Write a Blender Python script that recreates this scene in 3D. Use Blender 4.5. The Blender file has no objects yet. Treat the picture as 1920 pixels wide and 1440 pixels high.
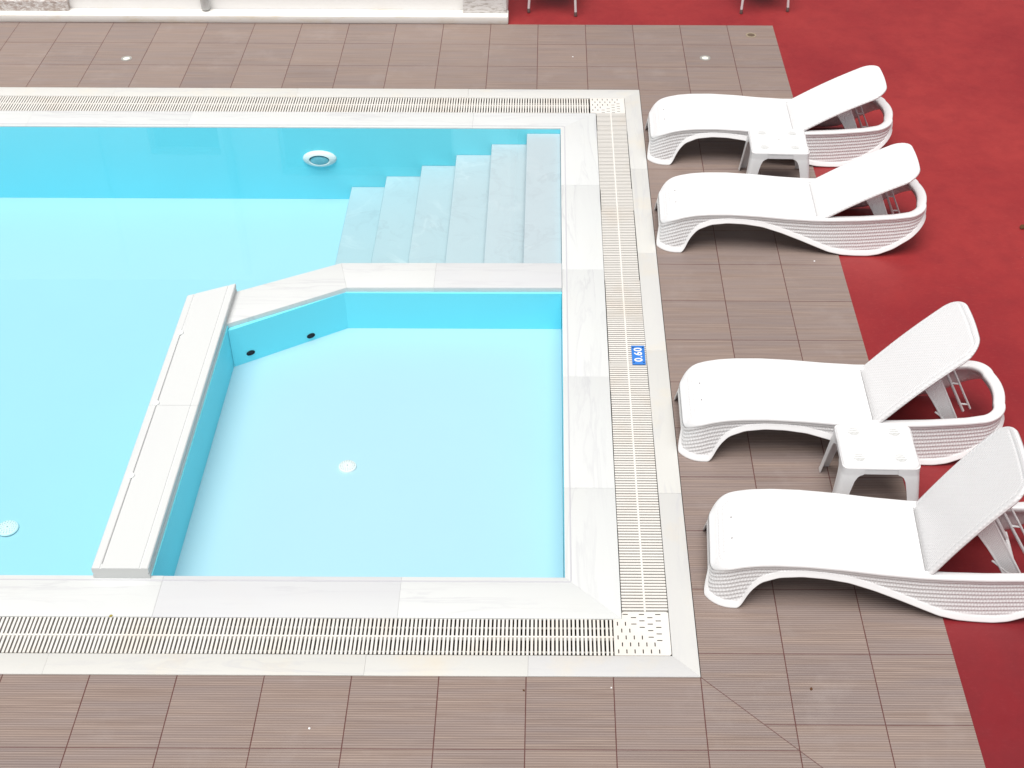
import bpy, bmesh, math, random
import numpy as np
from mathutils import Vector, Matrix

random.seed(7)
scene = bpy.context.scene
COL = scene.collection
R = math.radians

# ------------------------------------------------------------------ helpers
def link(o, parent=None):
    COL.objects.link(o)
    if parent is not None:
        o.parent = parent
    return o

def tag(o, label=None, cat=None, group=None, kind=None):
    if label: o['label'] = label
    if cat: o['category'] = cat
    if group: o['group'] = group
    if kind: o['kind'] = kind
    return o

def empty(name, loc=(0, 0, 0), rz=0.0):
    o = bpy.data.objects.new(name, None)
    o.empty_display_size = 0.1
    o.location = loc
    o.rotation_euler = (0, 0, rz)
    return link(o)

def mesh_obj(name, verts, faces, mat, parent=None, smooth=False, uvs=None):
    me = bpy.data.meshes.new(name)
    me.from_pydata([tuple(map(float, v)) for v in verts], [], [tuple(int(i) for i in f) for f in faces])
    if uvs is not None:
        lay = me.uv_layers.new(name='UVMap')
        idx = np.empty(len(me.loops), dtype=np.int64)
        me.loops.foreach_get('vertex_index', idx)
        lay.data.foreach_set('uv', np.asarray(uvs, dtype=np.float32)[idx].ravel())
    me.validate()
    me.update()
    if smooth:
        me.polygons.foreach_set('use_smooth', [True] * len(me.polygons))
    o = bpy.data.objects.new(name, me)
    if mat: me.materials.append(mat)
    return link(o, parent)

def bm_obj(name, bm, mat, parent=None, smooth=False, loc=None):
    bmesh.ops.recalc_face_normals(bm, faces=bm.faces)
    me = bpy.data.meshes.new(name)
    bm.to_mesh(me); bm.free()
    if smooth:
        me.polygons.foreach_set('use_smooth', [True] * len(me.polygons))
        me.set_sharp_from_angle(angle=R(38))
    if mat: me.materials.append(mat)
    o = bpy.data.objects.new(name, me)
    if loc: o.location = loc
    return link(o, parent)

def add_box(bm, x0, x1, y0, y1, z0, z1, bev=0.0, seg=2):
    vs = [bm.verts.new(p) for p in ((x0,y0,z0),(x1,y0,z0),(x1,y1,z0),(x0,y1,z0),(x0,y0,z1),(x1,y0,z1),(x1,y1,z1),(x0,y1,z1))]
    fs = [bm.faces.new([vs[i] for i in f]) for f in ((3,2,1,0),(4,5,6,7),(0,1,5,4),(1,2,6,5),(2,3,7,6),(3,0,4,7))]
    if bev > 0:
        es = list({e for f in fs for e in f.edges})
        bmesh.ops.bevel(bm, geom=es, offset=bev, segments=seg, profile=0.5, affect='EDGES')

def add_prism(bm, poly, z0, z1, bev=0.0):
    n = len(poly)
    lo = [bm.verts.new((p[0], p[1], z0)) for p in poly]
    hi = [bm.verts.new((p[0], p[1], z1)) for p in poly]
    fs = [bm.faces.new(hi), bm.faces.new(lo[::-1])]
    for i in range(n):
        fs.append(bm.faces.new((lo[i], lo[(i+1) % n], hi[(i+1) % n], hi[i])))
    if bev > 0:
        es = [e for e in fs[0].edges]
        bmesh.ops.bevel(bm, geom=es, offset=bev, segments=2, profile=0.5, affect='EDGES')

def add_tube(bm, pts, r, n=10, cap=True):
    pts = [Vector(p) for p in pts]
    rings = []
    up = Vector((0, 0, 1))
    prev = None
    for i, p in enumerate(pts):
        a = pts[max(i-1, 0)]; b = pts[min(i+1, len(pts)-1)]
        t = (b - a).normalized()
        if prev is None:
            ref = up if abs(t.z) < 0.9 else Vector((1, 0, 0))
            u = t.cross(ref).normalized()
        else:
            u = (prev - t * prev.dot(t)).normalized()
        prev = u
        w = t.cross(u)
        rr = r[i] if isinstance(r, (list, tuple)) else r
        rings.append([bm.verts.new(p + (u*math.cos(2*math.pi*k/n) + w*math.sin(2*math.pi*k/n))*rr) for k in range(n)])
    for a, b in zip(rings[:-1], rings[1:]):
        for k in range(n):
            bm.faces.new((a[k], a[(k+1) % n], b[(k+1) % n], b[k]))
    if cap:
        bm.faces.new(rings[0][::-1]); bm.faces.new(rings[-1])

def add_lathe(bm, prof, n=40, M=Matrix.Identity(4), close=True):
    rings = []
    for (r, z) in prof:
        rings.append([bm.verts.new(M @ Vector((r*math.cos(2*math.pi*k/n), r*math.sin(2*math.pi*k/n), z))) for k in range(n)])
    for a, b in zip(rings[:-1], rings[1:]):
        for k in range(n):
            bm.faces.new((a[k], a[(k+1) % n], b[(k+1) % n], b[k]))
    if close:
        bm.faces.new(rings[-1])

def copy_tree(o, parent=None):
    c = o.copy()
    COL.objects.link(c)
    c.parent = parent
    for ch in list(o.children):
        copy_tree(ch, c)
    return c

# ------------------------------------------------------------------ materials
class NT:
    def __init__(s, name):
        s.m = bpy.data.materials.new(name); s.m.use_nodes = True
        s.t = s.m.node_tree; s.t.nodes.clear()
        s.out = s.t.nodes.new('ShaderNodeOutputMaterial')
    def n(s, typ, **kw):
        nd = s.t.nodes.new(typ)
        for k, v in kw.items():
            if k.startswith('i_'):
                nd.inputs[k[2:].replace('_', ' ')].default_value = v
            else:
                setattr(nd, k, v)
        return nd
    def l(s, a, b): s.t.links.new(a, b)
    def setin(s, sock, v):
        if hasattr(v, 'is_output') or isinstance(v, bpy.types.NodeSocket): s.l(v, sock)
        else: sock.default_value = v
    def math(s, op, a, b=0.0, clamp=False):
        nd = s.n('ShaderNodeMath', operation=op, use_clamp=clamp)
        s.setin(nd.inputs[0], a); s.setin(nd.inputs[1], b)
        return nd.outputs[0]
    def mix(s, fac, a, b, blend='MIX'):
        nd = s.n('ShaderNodeMix', data_type='RGBA', blend_type=blend)
        s.setin(nd.inputs[0], fac)
        for sock, v in ((nd.inputs[6], a), (nd.inputs[7], b)):
            if isinstance(v, bpy.types.NodeSocket): s.l(v, sock)
            else: sock.default_value = (*v, 1.0)
        return nd.outputs[2]
    def ramp(s, fac, stops):
        nd = s.n('ShaderNodeValToRGB')
        cr = nd.color_ramp
        cr.elements[0].position, cr.elements[1].position = stops[0][0], stops[-1][0]
        def c(v): return (v, v, v, 1) if not isinstance(v, tuple) else (*v, 1)
        cr.elements[0].color, cr.elements[1].color = c(stops[0][1]), c(stops[-1][1])
        for p, v in stops[1:-1]:
            e = cr.elements.new(p); e.color = c(v)
        s.l(fac, nd.inputs[0])
        return nd.outputs[0]
    def pos(s, scale=(1, 1, 1), src='Position'):
        if src == 'Position':
            v = s.n('ShaderNodeNewGeometry').outputs['Position']
        else:
            v = s.n('ShaderNodeTexCoord').outputs[src]
        mp = s.n('ShaderNodeMapping'); mp.inputs['Scale'].default_value = scale
        s.l(v, mp.inputs['Vector'])
        return mp.outputs[0]
    def noise(s, vec, scale, detail=4, rough=0.55, dist=0.0):
        nd = s.n('ShaderNodeTexNoise')
        nd.inputs['Scale'].default_value = scale; nd.inputs['Detail'].default_value = detail
        nd.inputs['Roughness'].default_value = rough; nd.inputs['Distortion'].default_value = dist
        s.l(vec, nd.inputs['Vector'])
        return nd.outputs['Fac']
    def bsdf(s, color, rough=0.5, spec=0.5, bump=None, bstr=0.3, bdist=0.002, metallic=0.0):
        b = s.n('ShaderNodeBsdfPrincipled')
        if isinstance(color, bpy.types.NodeSocket): s.l(color, b.inputs['Base Color'])
        else: b.inputs['Base Color'].default_value = (*color, 1)
        s.setin(b.inputs['Roughness'], rough)
        b.inputs['Specular IOR Level'].default_value = spec
        b.inputs['Metallic'].default_value = metallic
        if bump is not None:
            bn = s.n('ShaderNodeBump'); bn.inputs['Strength'].default_value = bstr; bn.inputs['Distance'].default_value = bdist
            s.l(bump, bn.inputs['Height']); s.l(bn.outputs[0], b.inputs['Normal'])
        s.l(b.outputs[0], s.out.inputs['Surface'])
        return b

def m_plain(name, color, rough=0.5, spec=0.5, vary=0.06, vscale=6.0, metallic=0.0):
    t = NT(name)
    f = t.noise(t.pos(), vscale, 5)
    a = tuple(c*(1-vary) for c in color); b = tuple(min(1, c*(1+vary)) for c in color)
    t.bsdf(t.mix(f, a, b), rough, spec, metallic=metallic)
    return t.m

def m_marble(name, axis, base=(0.625, 0.652, 0.648), stain=0.35, gray=(0.45, 0.46, 0.49), light=None, veins=0.6):
    t = NT(name)
    sc = {'x': (0.55, 5.0, 3.0), 'y': (5.0, 0.55, 3.0), 'd': (2.0, 2.4, 2.0)}[axis]
    tone = t.n('ShaderNodeAttribute', attribute_name='tone').outputs['Fac']
    v = t.pos(sc)
    # per slab shift of the pattern
    off = t.n('ShaderNodeCombineXYZ'); t.l(t.math('MULTIPLY', tone, 37.0), off.inputs[0]); t.l(t.math('MULTIPLY', tone, 91.0), off.inputs[1])
    va = t.n('ShaderNodeVectorMath', operation='ADD'); t.l(v, va.inputs[0]); t.l(off.outputs[0], va.inputs[1])
    v = va.outputs[0]
    n1 = t.noise(v, 1.6, 6, 0.6, 0.7)
    vein = t.ramp(n1, [(0.0, 0.0), (0.475, 0.0), (0.51, 1.0), (0.55, 0.2), (0.68, 0.0), (1.0, 0.0)])
    n2 = t.noise(v, 0.55, 4, 0.5, 0.3)
    soft = t.ramp(n2, [(0.0, 0.0), (0.48, 0.0), (0.72, 0.55), (1.0, 0.7)])
    m = t.math('MULTIPLY', vein, t.ramp(t.noise(v, 0.9, 3), [(0.0, 0.05), (0.45, 0.1), (0.64, 0.8), (1.0, 0.9)]))
    col = t.mix(t.math('MULTIPLY', m, veins), base, gray)
    greyness = t.math('SUBTRACT', 1.0, tone, True)
    col = t.mix(t.math('MULTIPLY', soft, t.math('ADD', 0.12, t.math('MULTIPLY', greyness, 2.4), True)), col, tuple(g*1.18 for g in gray))
    col = t.mix(t.math('MULTIPLY', greyness, 1.25, True), col, (0.50, 0.51, 0.545))
    if light:
        wv = t.ramp(t.noise(v, 0.8, 5, 0.55, 1.1), [(0.0, 0.0), (0.47, 0.0), (0.505, 1.0), (0.54, 0.0), (1.0, 0.0)])
        col = t.mix(t.math('MULTIPLY', wv, t.ramp(t.noise(v, 0.7, 2), [(0.0, 0.0), (0.5, 0.02), (0.7, 0.42), (1.0, 0.45)])), col, light)
    # yellowish weathering
    st = t.noise(t.pos((1, 1, 1)), 1.7, 6, 0.62)
    stf = t.math('MULTIPLY', t.ramp(st, [(0.0, 0.0), (0.52, 0.0), (0.70, 1.0), (1.0, 1.0)]), stain)
    col = t.mix(stf, col, (0.66, 0.58, 0.43))
    sp = t.ramp(t.noise(t.pos(), 90, 2), [(0.0, 0.0), (0.74, 0.0), (0.80, 1.0), (1.0, 1.0)])
    col = t.mix(t.math('MULTIPLY', sp, 0.25), col, (0.35, 0.33, 0.30))
    t.bsdf(col, 0.42, 0.4, bump=t.noise(t.pos(), 60, 3), bstr=0.08, bdist=0.001)
    return t.m

TILE = 0.45
ROWOFF = 0.1538

def m_deck():
    t = NT('wood_look_tile')
    g = t.n('ShaderNodeNewGeometry').outputs['Position']
    sp = t.n('ShaderNodeSeparateXYZ'); t.l(g, sp.inputs[0])
    X, Y = sp.outputs[0], sp.outputs[1]
    # the front band starts its own rows at the pool edge; the mitre cut runs at 45 degrees from the corner
    diag = t.math('ADD', X, Y)                      # 0 on the mitre
    front = t.math('MULTIPLY', t.math('LESS_THAN', diag, 0.0), t.math('LESS_THAN', Y, 0.05))
    yo = t.math('SUBTRACT', Y, t.math('MULTIPLY', t.math('SUBTRACT', 1.0, front), ROWOFF))
    u = t.math('DIVIDE', X, TILE); v = t.math('DIVIDE', yo, TILE)
    iu = t.math('FLOOR', u); iv = t.math('FLOOR', v)
    fu = t.math('SUBTRACT', u, iu); fv = t.math('SUBTRACT', v, iv)
    def edge(f): return t.math('MINIMUM', f, t.math('SUBTRACT', 1.0, f))
    wob = t.math('MULTIPLY', t.math('SUBTRACT', t.noise(g, 9.0, 3), 0.5), 0.004)
    du = t.math('ADD', edge(fu), wob); dv = t.math('ADD', edge(fv), wob)
    ju = t.ramp(du, [(0.0, 1.0), (0.0038, 1.0), (0.0070, 0.0), (1.0, 0.0)])
    jv = t.ramp(dv, [(0.0, 1.0), (0.0034, 1.0), (0.0064, 0.0), (1.0, 0.0)])
    dm = t.math('ABSOLUTE', t.math('MULTIPLY', diag, 0.7071))
    jm = t.math('MULTIPLY', t.ramp(dm, [(0.0, 1.0), (0.0014, 1.0), (0.0028, 0.0), (1.0, 0.0)]), t.math('LESS_THAN', Y, 0.01))
    joint = t.math('MAXIMUM', t.math('MAXIMUM', ju, jv), jm)
    cid = t.n('ShaderNodeCombineXYZ'); t.l(iu, cid.inputs[0]); t.l(iv, cid.inputs[1]); t.l(front, cid.inputs[2])
    wn = t.n('ShaderNodeTexWhiteNoise'); t.l(cid.outputs[0], wn.inputs['Vector'])
    rnd = wn.outputs['Value']
    # combed surface: fine grooves along X
    gro = t.math('SINE', t.math('MULTIPLY', yo, 2*math.pi/(TILE/31.0)))
    sh = t.n('ShaderNodeVectorMath', operation='MULTIPLY_ADD')
    t.l(cid.outputs[0], sh.inputs[0]); sh.inputs[1].default_value = (3.7, 5.3, 1.0); 
    mp = t.n('ShaderNodeMapping'); mp.inputs['Scale'].default_value = (1.6, 62.0, 1.0); t.l(g, mp.inputs['Vector'])
    t.l(mp.outputs[0], sh.inputs[2])
    streak = t.noise(sh.outputs[0], 1.0, 4, 0.6, 0.2)
    mp2 = t.n('ShaderNodeMapping'); mp2.inputs['Scale'].default_value = (0.9, 12.0, 1.0); t.l(g, mp2.inputs['Vector'])
    sh2 = t.n('ShaderNodeVectorMath', operation='ADD'); t.l(mp2.outputs[0], sh2.inputs[0]); t.l(wn.outputs['Color'], sh2.inputs[1])
    band = t.noise(sh2.outputs[0], 1.3, 3, 0.5)
    c = t.mix(t.ramp(streak, [(0.0, 0.0), (0.33, 0.0), (0.67, 1.0), (1.0, 1.0)]), (0.225, 0.168, 0.143), (0.345, 0.272, 0.234))
    c = t.mix(t.ramp(band, [(0.0, 0.0), (0.38, 0.0), (0.62, 0.5), (1.0, 0.55)]), c, (0.240, 0.207, 0.210))
    c = t.mix(t.math('MULTIPLY', t.math('MULTIPLY', t.math('ADD', gro, 1.0), 0.5), 0.62), c, (0.125, 0.090, 0.078))
    c = t.mix(t.math('MULTIPLY', rnd, 0.20), c, (0.345, 0.262, 0.215))
    dirt = t.ramp(t.noise(g, 2.3, 6, 0.65), [(0.0, 0.0), (0.55, 0.0), (0.8, 0.35), (1.0, 0.4)])
    c = t.mix(dirt, c, (0.36, 0.315, 0.295))
    c = t.mix(t.math('MULTIPLY', joint, 0.92), c, (0.085, 0.018, 0.016))
    h = t.math('SUBTRACT', t.math('MULTIPLY', gro, 0.35), t.math('MULTIPLY', joint, 2.0))
    h = t.math('ADD', h, t.math('MULTIPLY', streak, 0.4))
    t.bsdf(c, t.ramp(streak, [(0.0, 0.42), (1.0, 0.62)]), 0.45, bump=h, bstr=0.45, bdist=0.0016)
    return t.m

def m_red():
    t = NT('red_paint_ground')
    g = t.pos()
    n1 = t.noise(g, 0.55, 6, 0.6, 0.4); n2 = t.noise(g, 5.0, 6, 0.65, 0.3); n3 = t.noise(t.pos((1, 2.4, 1)), 26, 4, 0.7)
    c = t.mix(t.ramp(n1, [(0.0, 0.0), (0.35, 0.0), (0.68, 1.0), (1.0, 1.0)]), (0.232, 0.013, 0.017), (0.315, 0.028, 0.027))
    c = t.mix(t.ramp(n2, [(0.0, 0.0), (0.42, 0.0), (0.70, 0.40), (1.0, 0.45)]), c, (0.180, 0.009, 0.014))
    c = t.mix(t.ramp(n3, [(0.0, 0.0), (0.55, 0.0), (0.78, 0.36), (1.0, 0.4)]), c, (0.36, 0.07, 0.06))
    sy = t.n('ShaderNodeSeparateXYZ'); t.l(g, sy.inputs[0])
    uneven = t.math('DIVIDE', t.math('ADD', t.math('ADD', sy.outputs[1], 0.6), t.math('MULTIPLY', n1, 1.2)), 4.0, True)  # red deepens towards the near side, broken up by noise
    c = t.mix(uneven, t.mix(1.0, c, (0.60, 0.16, 0.42), 'MULTIPLY'), c)
    spk = t.ramp(t.noise(g, 40, 1), [(0.0, 0.0), (0.845, 0.0), (0.86, 1.0), (1.0, 1.0)])
    c = t.mix(t.math('MULTIPLY', spk, 0.6), c, (0.55, 0.33, 0.30))
    t.bsdf(c, t.ramp(n2, [(0.0, 0.38), (1.0, 0.58)]), 0.5, bump=n3, bstr=0.25, bdist=0.002)
    return t.m

def m_water():
    t = NT('pool_water')
    geo = t.n('ShaderNodeNewGeometry')
    bn = t.n('ShaderNodeBump'); bn.inputs['Strength'].default_value = 0.05; bn.inputs['Distance'].default_value = 0.01
    t.l(t.noise(t.pos((1, 1, 1)), 2.2, 2, 0.5, 0.5), bn.inputs['Height'])
    dt = t.n('ShaderNodeVectorMath', operation='DOT_PRODUCT'); t.l(bn.outputs[0], dt.inputs[0]); t.l(geo.outputs['Incoming'], dt.inputs[1])
    c = t.math('ABSOLUTE', dt.outputs['Value'])
    f = t.math('ADD', 0.021, t.math('MULTIPLY', 0.979, t.math('POWER', t.math('SUBTRACT', 1.0, c, True), 4.75)), True)
    tr = t.n('ShaderNodeBsdfTransparent'); tr.inputs[0].default_value = (1, 1, 1, 1)
    gl = t.n('ShaderNodeBsdfGlossy'); gl.inputs['Roughness'].default_value = 0.0; t.l(bn.outputs[0], gl.inputs['Normal'])
    mx = t.n('ShaderNodeMixShader'); t.l(f, mx.inputs[0]); t.l(tr.outputs[0], mx.inputs[1]); t.l(gl.outputs[0], mx.inputs[2])
    t.l(mx.outputs[0], t.out.inputs['Surface'])
    ab = t.n('ShaderNodeVolumeAbsorption'); ab.inputs['Color'].default_value = WATER_COL; ab.inputs['Density'].default_value = WATER_DEN
    t.l(ab.outputs[0], t.out.inputs['Volume'])
    return t.m

def m_plastic(name, weave=None, color=(0.76, 0.77, 0.78)):
    t = NT(name)
    if weave:
        uv = t.n('ShaderNodeUVMap').outputs[0]
        sp = t.n('ShaderNodeSeparateXYZ'); t.l(uv, sp.inputs[0])
        pu, pv = weave
        row = t.math('FLOOR', t.math('DIVIDE', sp.outputs[1], pv))
        sh = t.math('MULTIPLY', t.math('MODULO', row, 2.0), math.pi)
        a = t.math('SINE', t.math('ADD', t.math('MULTIPLY', sp.outputs[0], 2*math.pi/pu), sh))
        b = t.math('ABSOLUTE', t.math('SINE', t.math('MULTIPLY', sp.outputs[1], math.pi/pv)))
        h = t.math('MULTIPLY', b, t.math('ADD', 1.0, t.math('MULTIPLY', a, 0.5)))
        t.bsdf(color, 0.40, 0.45, bump=h, bstr=0.7, bdist=0.002)
    else:
        f = t.noise(t.pos(src='Object'), 9, 4)
        t.bsdf(t.mix(f, tuple(c*0.97 for c in color), color), 0.36, 0.45, bump=t.noise(t.pos(src='Object'), 120, 2), bstr=0.04, bdist=0.001)
    return t.m

WATER_COL = (0.05, 0.88, 0.97, 1); WATER_DEN = 0.16

MAT = {}
MAT['marble_x'] = m_marble('marble_along', 'x', stain=0.05)
MAT['marble_y'] = m_marble('marble_across', 'y', stain=0.05)
MAT['plain_marble'] = m_marble('smooth_marble', 'y', stain=0.0, veins=0.12)
MAT['edge_x'] = m_marble('edge_marble_along', 'x', base=(0.585, 0.592, 0.565), stain=0.42)
MAT['edge_y'] = m_marble('edge_marble_across', 'y', base=(0.585, 0.592, 0.565), stain=0.42)
MAT['step'] = m_marble('step_marble', 'd', base=(0.44, 0.55, 0.59), stain=0.0, gray=(0.33, 0.40, 0.44), light=(0.64, 0.70, 0.72))
MAT['deck'] = m_deck()
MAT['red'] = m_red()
MAT['water'] = m_water()
MAT['pool_paint'] = m_plain('pool_blue_paint', (0.405, 0.605, 0.68), 0.55, 0.3, 0.02, 1.4)
MAT['pool_wall'] = m_plain('pool_blue_wall_shaded', (0.205, 0.80, 0.93), 0.55, 0.3, 0.03, 1.4)  # same pool blue, deepened to put the walls' shade into the colour
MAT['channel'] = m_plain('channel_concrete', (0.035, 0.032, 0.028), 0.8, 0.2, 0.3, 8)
t = NT('cream_grate_plastic')
gn = t.noise(t.pos((1, 1, 1)), 2.1, 5, 0.6)
gc = t.mix(t.math('MULTIPLY', t.ramp(gn, [(0.0, 0.0), (0.5, 0.0), (0.7, 1.0), (1.0, 1.0)]), 0.28), (0.70, 0.69, 0.655), (0.62, 0.51, 0.38))
t.bsdf(gc, 0.45, 0.4)
MAT['grate'] = t.m
MAT['slot'] = m_plain('slot_dark', (0.02, 0.018, 0.015), 0.9, 0.1)
MAT['slot_grey'] = m_plain('slot_grey', (0.36, 0.38, 0.36), 0.7, 0.2)
MAT['plastic'] = m_plastic('white_plastic')
MAT['seat'] = m_plastic('white_woven_seat', (0.030, 0.0125))
MAT['web'] = m_plastic('white_woven_web', (0.02, 0.010))
MAT['white_wall'] = m_plain('white_wall_paint', (0.86, 0.86, 0.85), 0.7, 0.3, 0.02, 2)
MAT['grey_metal'] = m_plain('grey_metal', (0.30, 0.30, 0.28), 0.4, 0.5, 0.15, 30)
MAT['pipe'] = m_plain('grey_pipe', (0.56, 0.57, 0.57), 0.5, 0.4, 0.08, 20)
MAT['lens'] = m_plain('milky_lens', (0.82, 0.82, 0.74), 0.25, 0.5, 0.05, 20)
MAT['rubber'] = m_plain('grey_rubber', (0.10, 0.085, 0.085), 0.7, 0.3)
MAT['blue'] = m_plain('blue_plate', (0.035, 0.19, 0.60), 0.4, 0.5, 0.12, 14)
MAT['digit'] = m_plain('white_digit', (0.82, 0.83, 0.84), 0.4, 0.4, 0.02)
MAT['dark_glass'] = m_plain('dark_glass', (0.02, 0.024, 0.028), 0.08, 0.5)
MAT['hole'] = m_plain('inlet_dark', (0.008, 0.012, 0.02), 0.6, 0.3)
MAT['drain_plastic'] = m_plain('drain_white', (0.80, 0.84, 0.84), 0.5, 0.4, 0.04, 40)
MAT['leaf'] = m_plain('dry_leaf', (0.10, 0.045, 0.02), 0.8, 0.2, 0.3, 60)
MAT['brown_metal'] = m_plain('brown_drain', (0.13, 0.095, 0.065), 0.5, 0.5, 0.3, 60)

MAT['brass'] = m_plain('dull_brass', (0.30, 0.25, 0.18), 0.5, 0.4, 0.2, 60)
MAT['cap'] = m_plain('foot_cap', (0.20, 0.15, 0.14), 0.7, 0.3)
def m_rough_stone():
    t = NT('worn_stone')
    n = t.noise(t.pos((1, 1, 2)), 22, 6, 0.7, 0.8)
    c = t.mix(t.ramp(n, [(0.0, 0.0), (0.42, 0.0), (0.6, 1.0), (1.0, 1.0)]), (0.42, 0.35, 0.32), (0.74, 0.73, 0.72))
    t.bsdf(c, 0.8, 0.2, bump=n, bstr=0.6, bdist=0.01)
    return t.m
MAT['stone'] = m_rough_stone()

def m_ledge():
    t = NT('painted_ledge')
    n = t.noise(t.pos((1.2, 4, 4)), 3.0, 6, 0.65)
    c = t.mix(t.math('MULTIPLY', t.ramp(n, [(0.0, 0.0), (0.52, 0.0), (0.72, 1.0), (1.0, 1.0)]), 0.5), (0.80, 0.79, 0.76), (0.66, 0.55, 0.36))
    t.bsdf(c, 0.7, 0.3, bump=t.noise(t.pos(), 40, 4), bstr=0.2, bdist=0.003)
    return t.m
MAT['ledge'] = m_ledge()

# ------------------------------------------------------------------ setting: ground and deck
def ring(name, outer, hole, z, mat, thick=0.0, sub=0):
    x0, x1, y0, y1 = outer; a0, a1, b0, b1 = hole
    bm = bmesh.new()
    xs = [x0, a0, a1, x1]; ys = [y0, b0, b1, y1]
    V = {}
    for i, x in enumerate(xs):
        for j, y in enumerate(ys):
            V[i, j] = bm.verts.new((x, y, z))
    for i in range(3):
        for j in range(3):
            if (i, j) == (1, 1): continue
            bm.faces.new((V[i, j], V[i+1, j], V[i+1, j+1], V[i, j+1]))
    if thick:
        bmesh.ops.recalc_face_normals(bm, faces=bm.faces)
        for f in bm.faces:
            if f.normal.z < 0: f.normal_flip()
        r = bmesh.ops.extrude_face_region(bm, geom=list(bm.faces))
        for v in [e for e in r['geom'] if isinstance(e, bmesh.types.BMVert)]:
            v.co.z -= thick
    return tag(bm_obj(name, bm, mat), kind='structure')

PX0, PX1, PY0, PY1 = -10.0, -0.695, 0.685, 5.765          # water's edge
OX0, OX1, OY0, OY1 = -10.695, 0.0, 0.0, 6.460             # outer edge of the marble
DX0, DX1, DY0, DY1 = -14.0, 1.338, -4.0, 7.780            # tiled deck
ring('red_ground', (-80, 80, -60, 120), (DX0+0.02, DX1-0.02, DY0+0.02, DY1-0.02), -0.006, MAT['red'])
ring('tiled_deck', (DX0, DX1, DY0, DY1), (OX0-0.004, OX1+0.004, OY0-0.004, OY1+0.004), 0.0, MAT['deck'], 0.08)

# ------------------------------------------------------------------ slabs of marble with their own tone
def slab_mesh(name, slabs, mat, parent):
    """slabs: list of (polygon, z0, z1, tone)"""
    bm = bmesh.new()
    tone = bm.loops.layers.float_color.new('tone')
    for poly, z0, z1, tn in slabs:
        before = set(bm.faces)
        add_prism(bm, poly, z0, z1, 0.0012)
        for f in bm.faces:
            if f not in before:
                for lp in f.loops: lp[tone] = (tn, tn, tn, 1)
    return bm_obj(name, bm, mat, parent, smooth=True)

G = 0.0003
def run_x(x0, x1, joints, y0, y1, tones, m0=None, m1=None, z0=-0.010):
    """slabs along X between joints; m0/m1 = mitre offsets of the inner edge at each end (dy>0 edge first)"""
    xs = [x0] + joints + [x1]
    out = []
    for k in range(len(xs)-1):
        a, b = xs[k]+G, xs[k+1]-G
        poly = [(a, y0), (b, y0), (b, y1), (a, y1)]
        if k == len(xs)-2 and m1: poly[1] = (m1[0]-G, y0); poly[2] = (m1[1]-G, y1)
        if k == 0 and m0: poly[0] = (m0[0]+G, y0); poly[3] = (m0[1]+G, y1)
        out.append((poly, z0, 0.0 + 0.0006*((k*7) % 3), tones[k % len(tones)]))
    return out
def run_y(y0, y1, joints, x0, x1, tones, m0=None, m1=None, z0=-0.010):
    ys = [y0] + joints + [y1]
    out = []
    for k in range(len(ys)-1):
        a, b = ys[k]+G, ys[k+1]-G
        poly = [(x0, a), (x1, a), (x1, b), (x0, b)]
        if k == 0 and m0: poly[0] = (x0, m0[0]+G); poly[1] = (x1, m0[1]+G)
        if k == len(ys)-2 and m1: poly[3] = (x0, m1[0]-G); poly[2] = (x1, m1[1]-G)
        out.append((poly, z0, 0.0 + 0.0006*((k*5) % 3), tones[k % len(tones)]))
    return out

pool = empty('swimming_pool', (0, 0, 0))
tag(pool, 'sky blue swimming pool with white marble edging and a walled off shallow corner', 'swimming pool')

IN_N, IN_F, IN_R = 0.388, 6.030, -0.392       # inner edge of the grate channel
OUT_N, OUT_F, OUT_R = 0.136, 6.300, -0.136    # outer edge of the grate channel
inner_x = run_x(-10.3, PX1, [-9.0, -7.7, -6.4, -5.1, -4.25, -2.92, -1.60], IN_N, PY0, [.93, .90, .96, .92, .95, 0.985, 0.76, 0.99], m1=(IN_R, PX1))
n_near = len(inner_x)
inner_x += run_x(-10.3, PX1, [-9.2, -8.0, -6.6, -5.2, -3.84, -1.437], PY1, IN_F, [.93, .95, .97, .92, .90, 0.97, 0.90], m1=(PX1, IN_R))
slab_mesh('coping', inner_x[:n_near], MAT['marble_x'], pool); slab_mesh('coping', inner_x[n_near:], MAT['marble_x'], pool)
inner_y = run_y(IN_N, IN_F, [1.402, 2.454, 3.684, 4.85], PX1, IN_R, [.97, .93, .96, .975, .94], m0=(PY0, IN_N), m1=(PY1, IN_F))
n_near = len(inner_y)
inner_y += run_y(IN_N, IN_F, [2.0, 4.0], -10.3, PX0, [.95, .93, .96])
slab_mesh('coping', inner_y[:n_near], MAT['marble_y'], pool); slab_mesh('coping', inner_y[n_near:], MAT['marble_y'], pool)
outer_x = run_x(OX0, OX1, [-9.5, -8.0, -6.5, -5.0, -3.4, -1.739, -0.891], OY0, OUT_N, [.93, .95, .97, .94, .97, .985, .96, .80], m1=(0.0, OUT_R))
n_near = len(outer_x)
outer_x += run_x(OX0, OX1, [-9.3, -7.7, -6.0, -4.6, -3.0, -1.5], OUT_F, OY1, [.94, .96, .92, .95, .96, .94, .93], m1=(OUT_R, 0.0))
slab_mesh('edging', outer_x[:n_near], MAT['edge_x'], pool); slab_mesh('edging', outer_x[n_near:], MAT['edge_x'], pool)
outer_y = run_y(OY0, OY1, [1.36, 2.735, 3.9, 5.1], OUT_R, 0.0, [.85, .95, .86, .95, .93], m0=(OUT_N, 0.0), m1=(OUT_F, OY1))
n_near = len(outer_y)
outer_y += run_y(OY0, OY1, [2.0, 4.2], OX0, OX0+0.136, [.95, .93, .96])
slab_mesh('edging', outer_y[:n_near], MAT['edge_y'], pool); slab_mesh('edging', outer_y[n_near:], MAT['edge_y'], pool)

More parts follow.
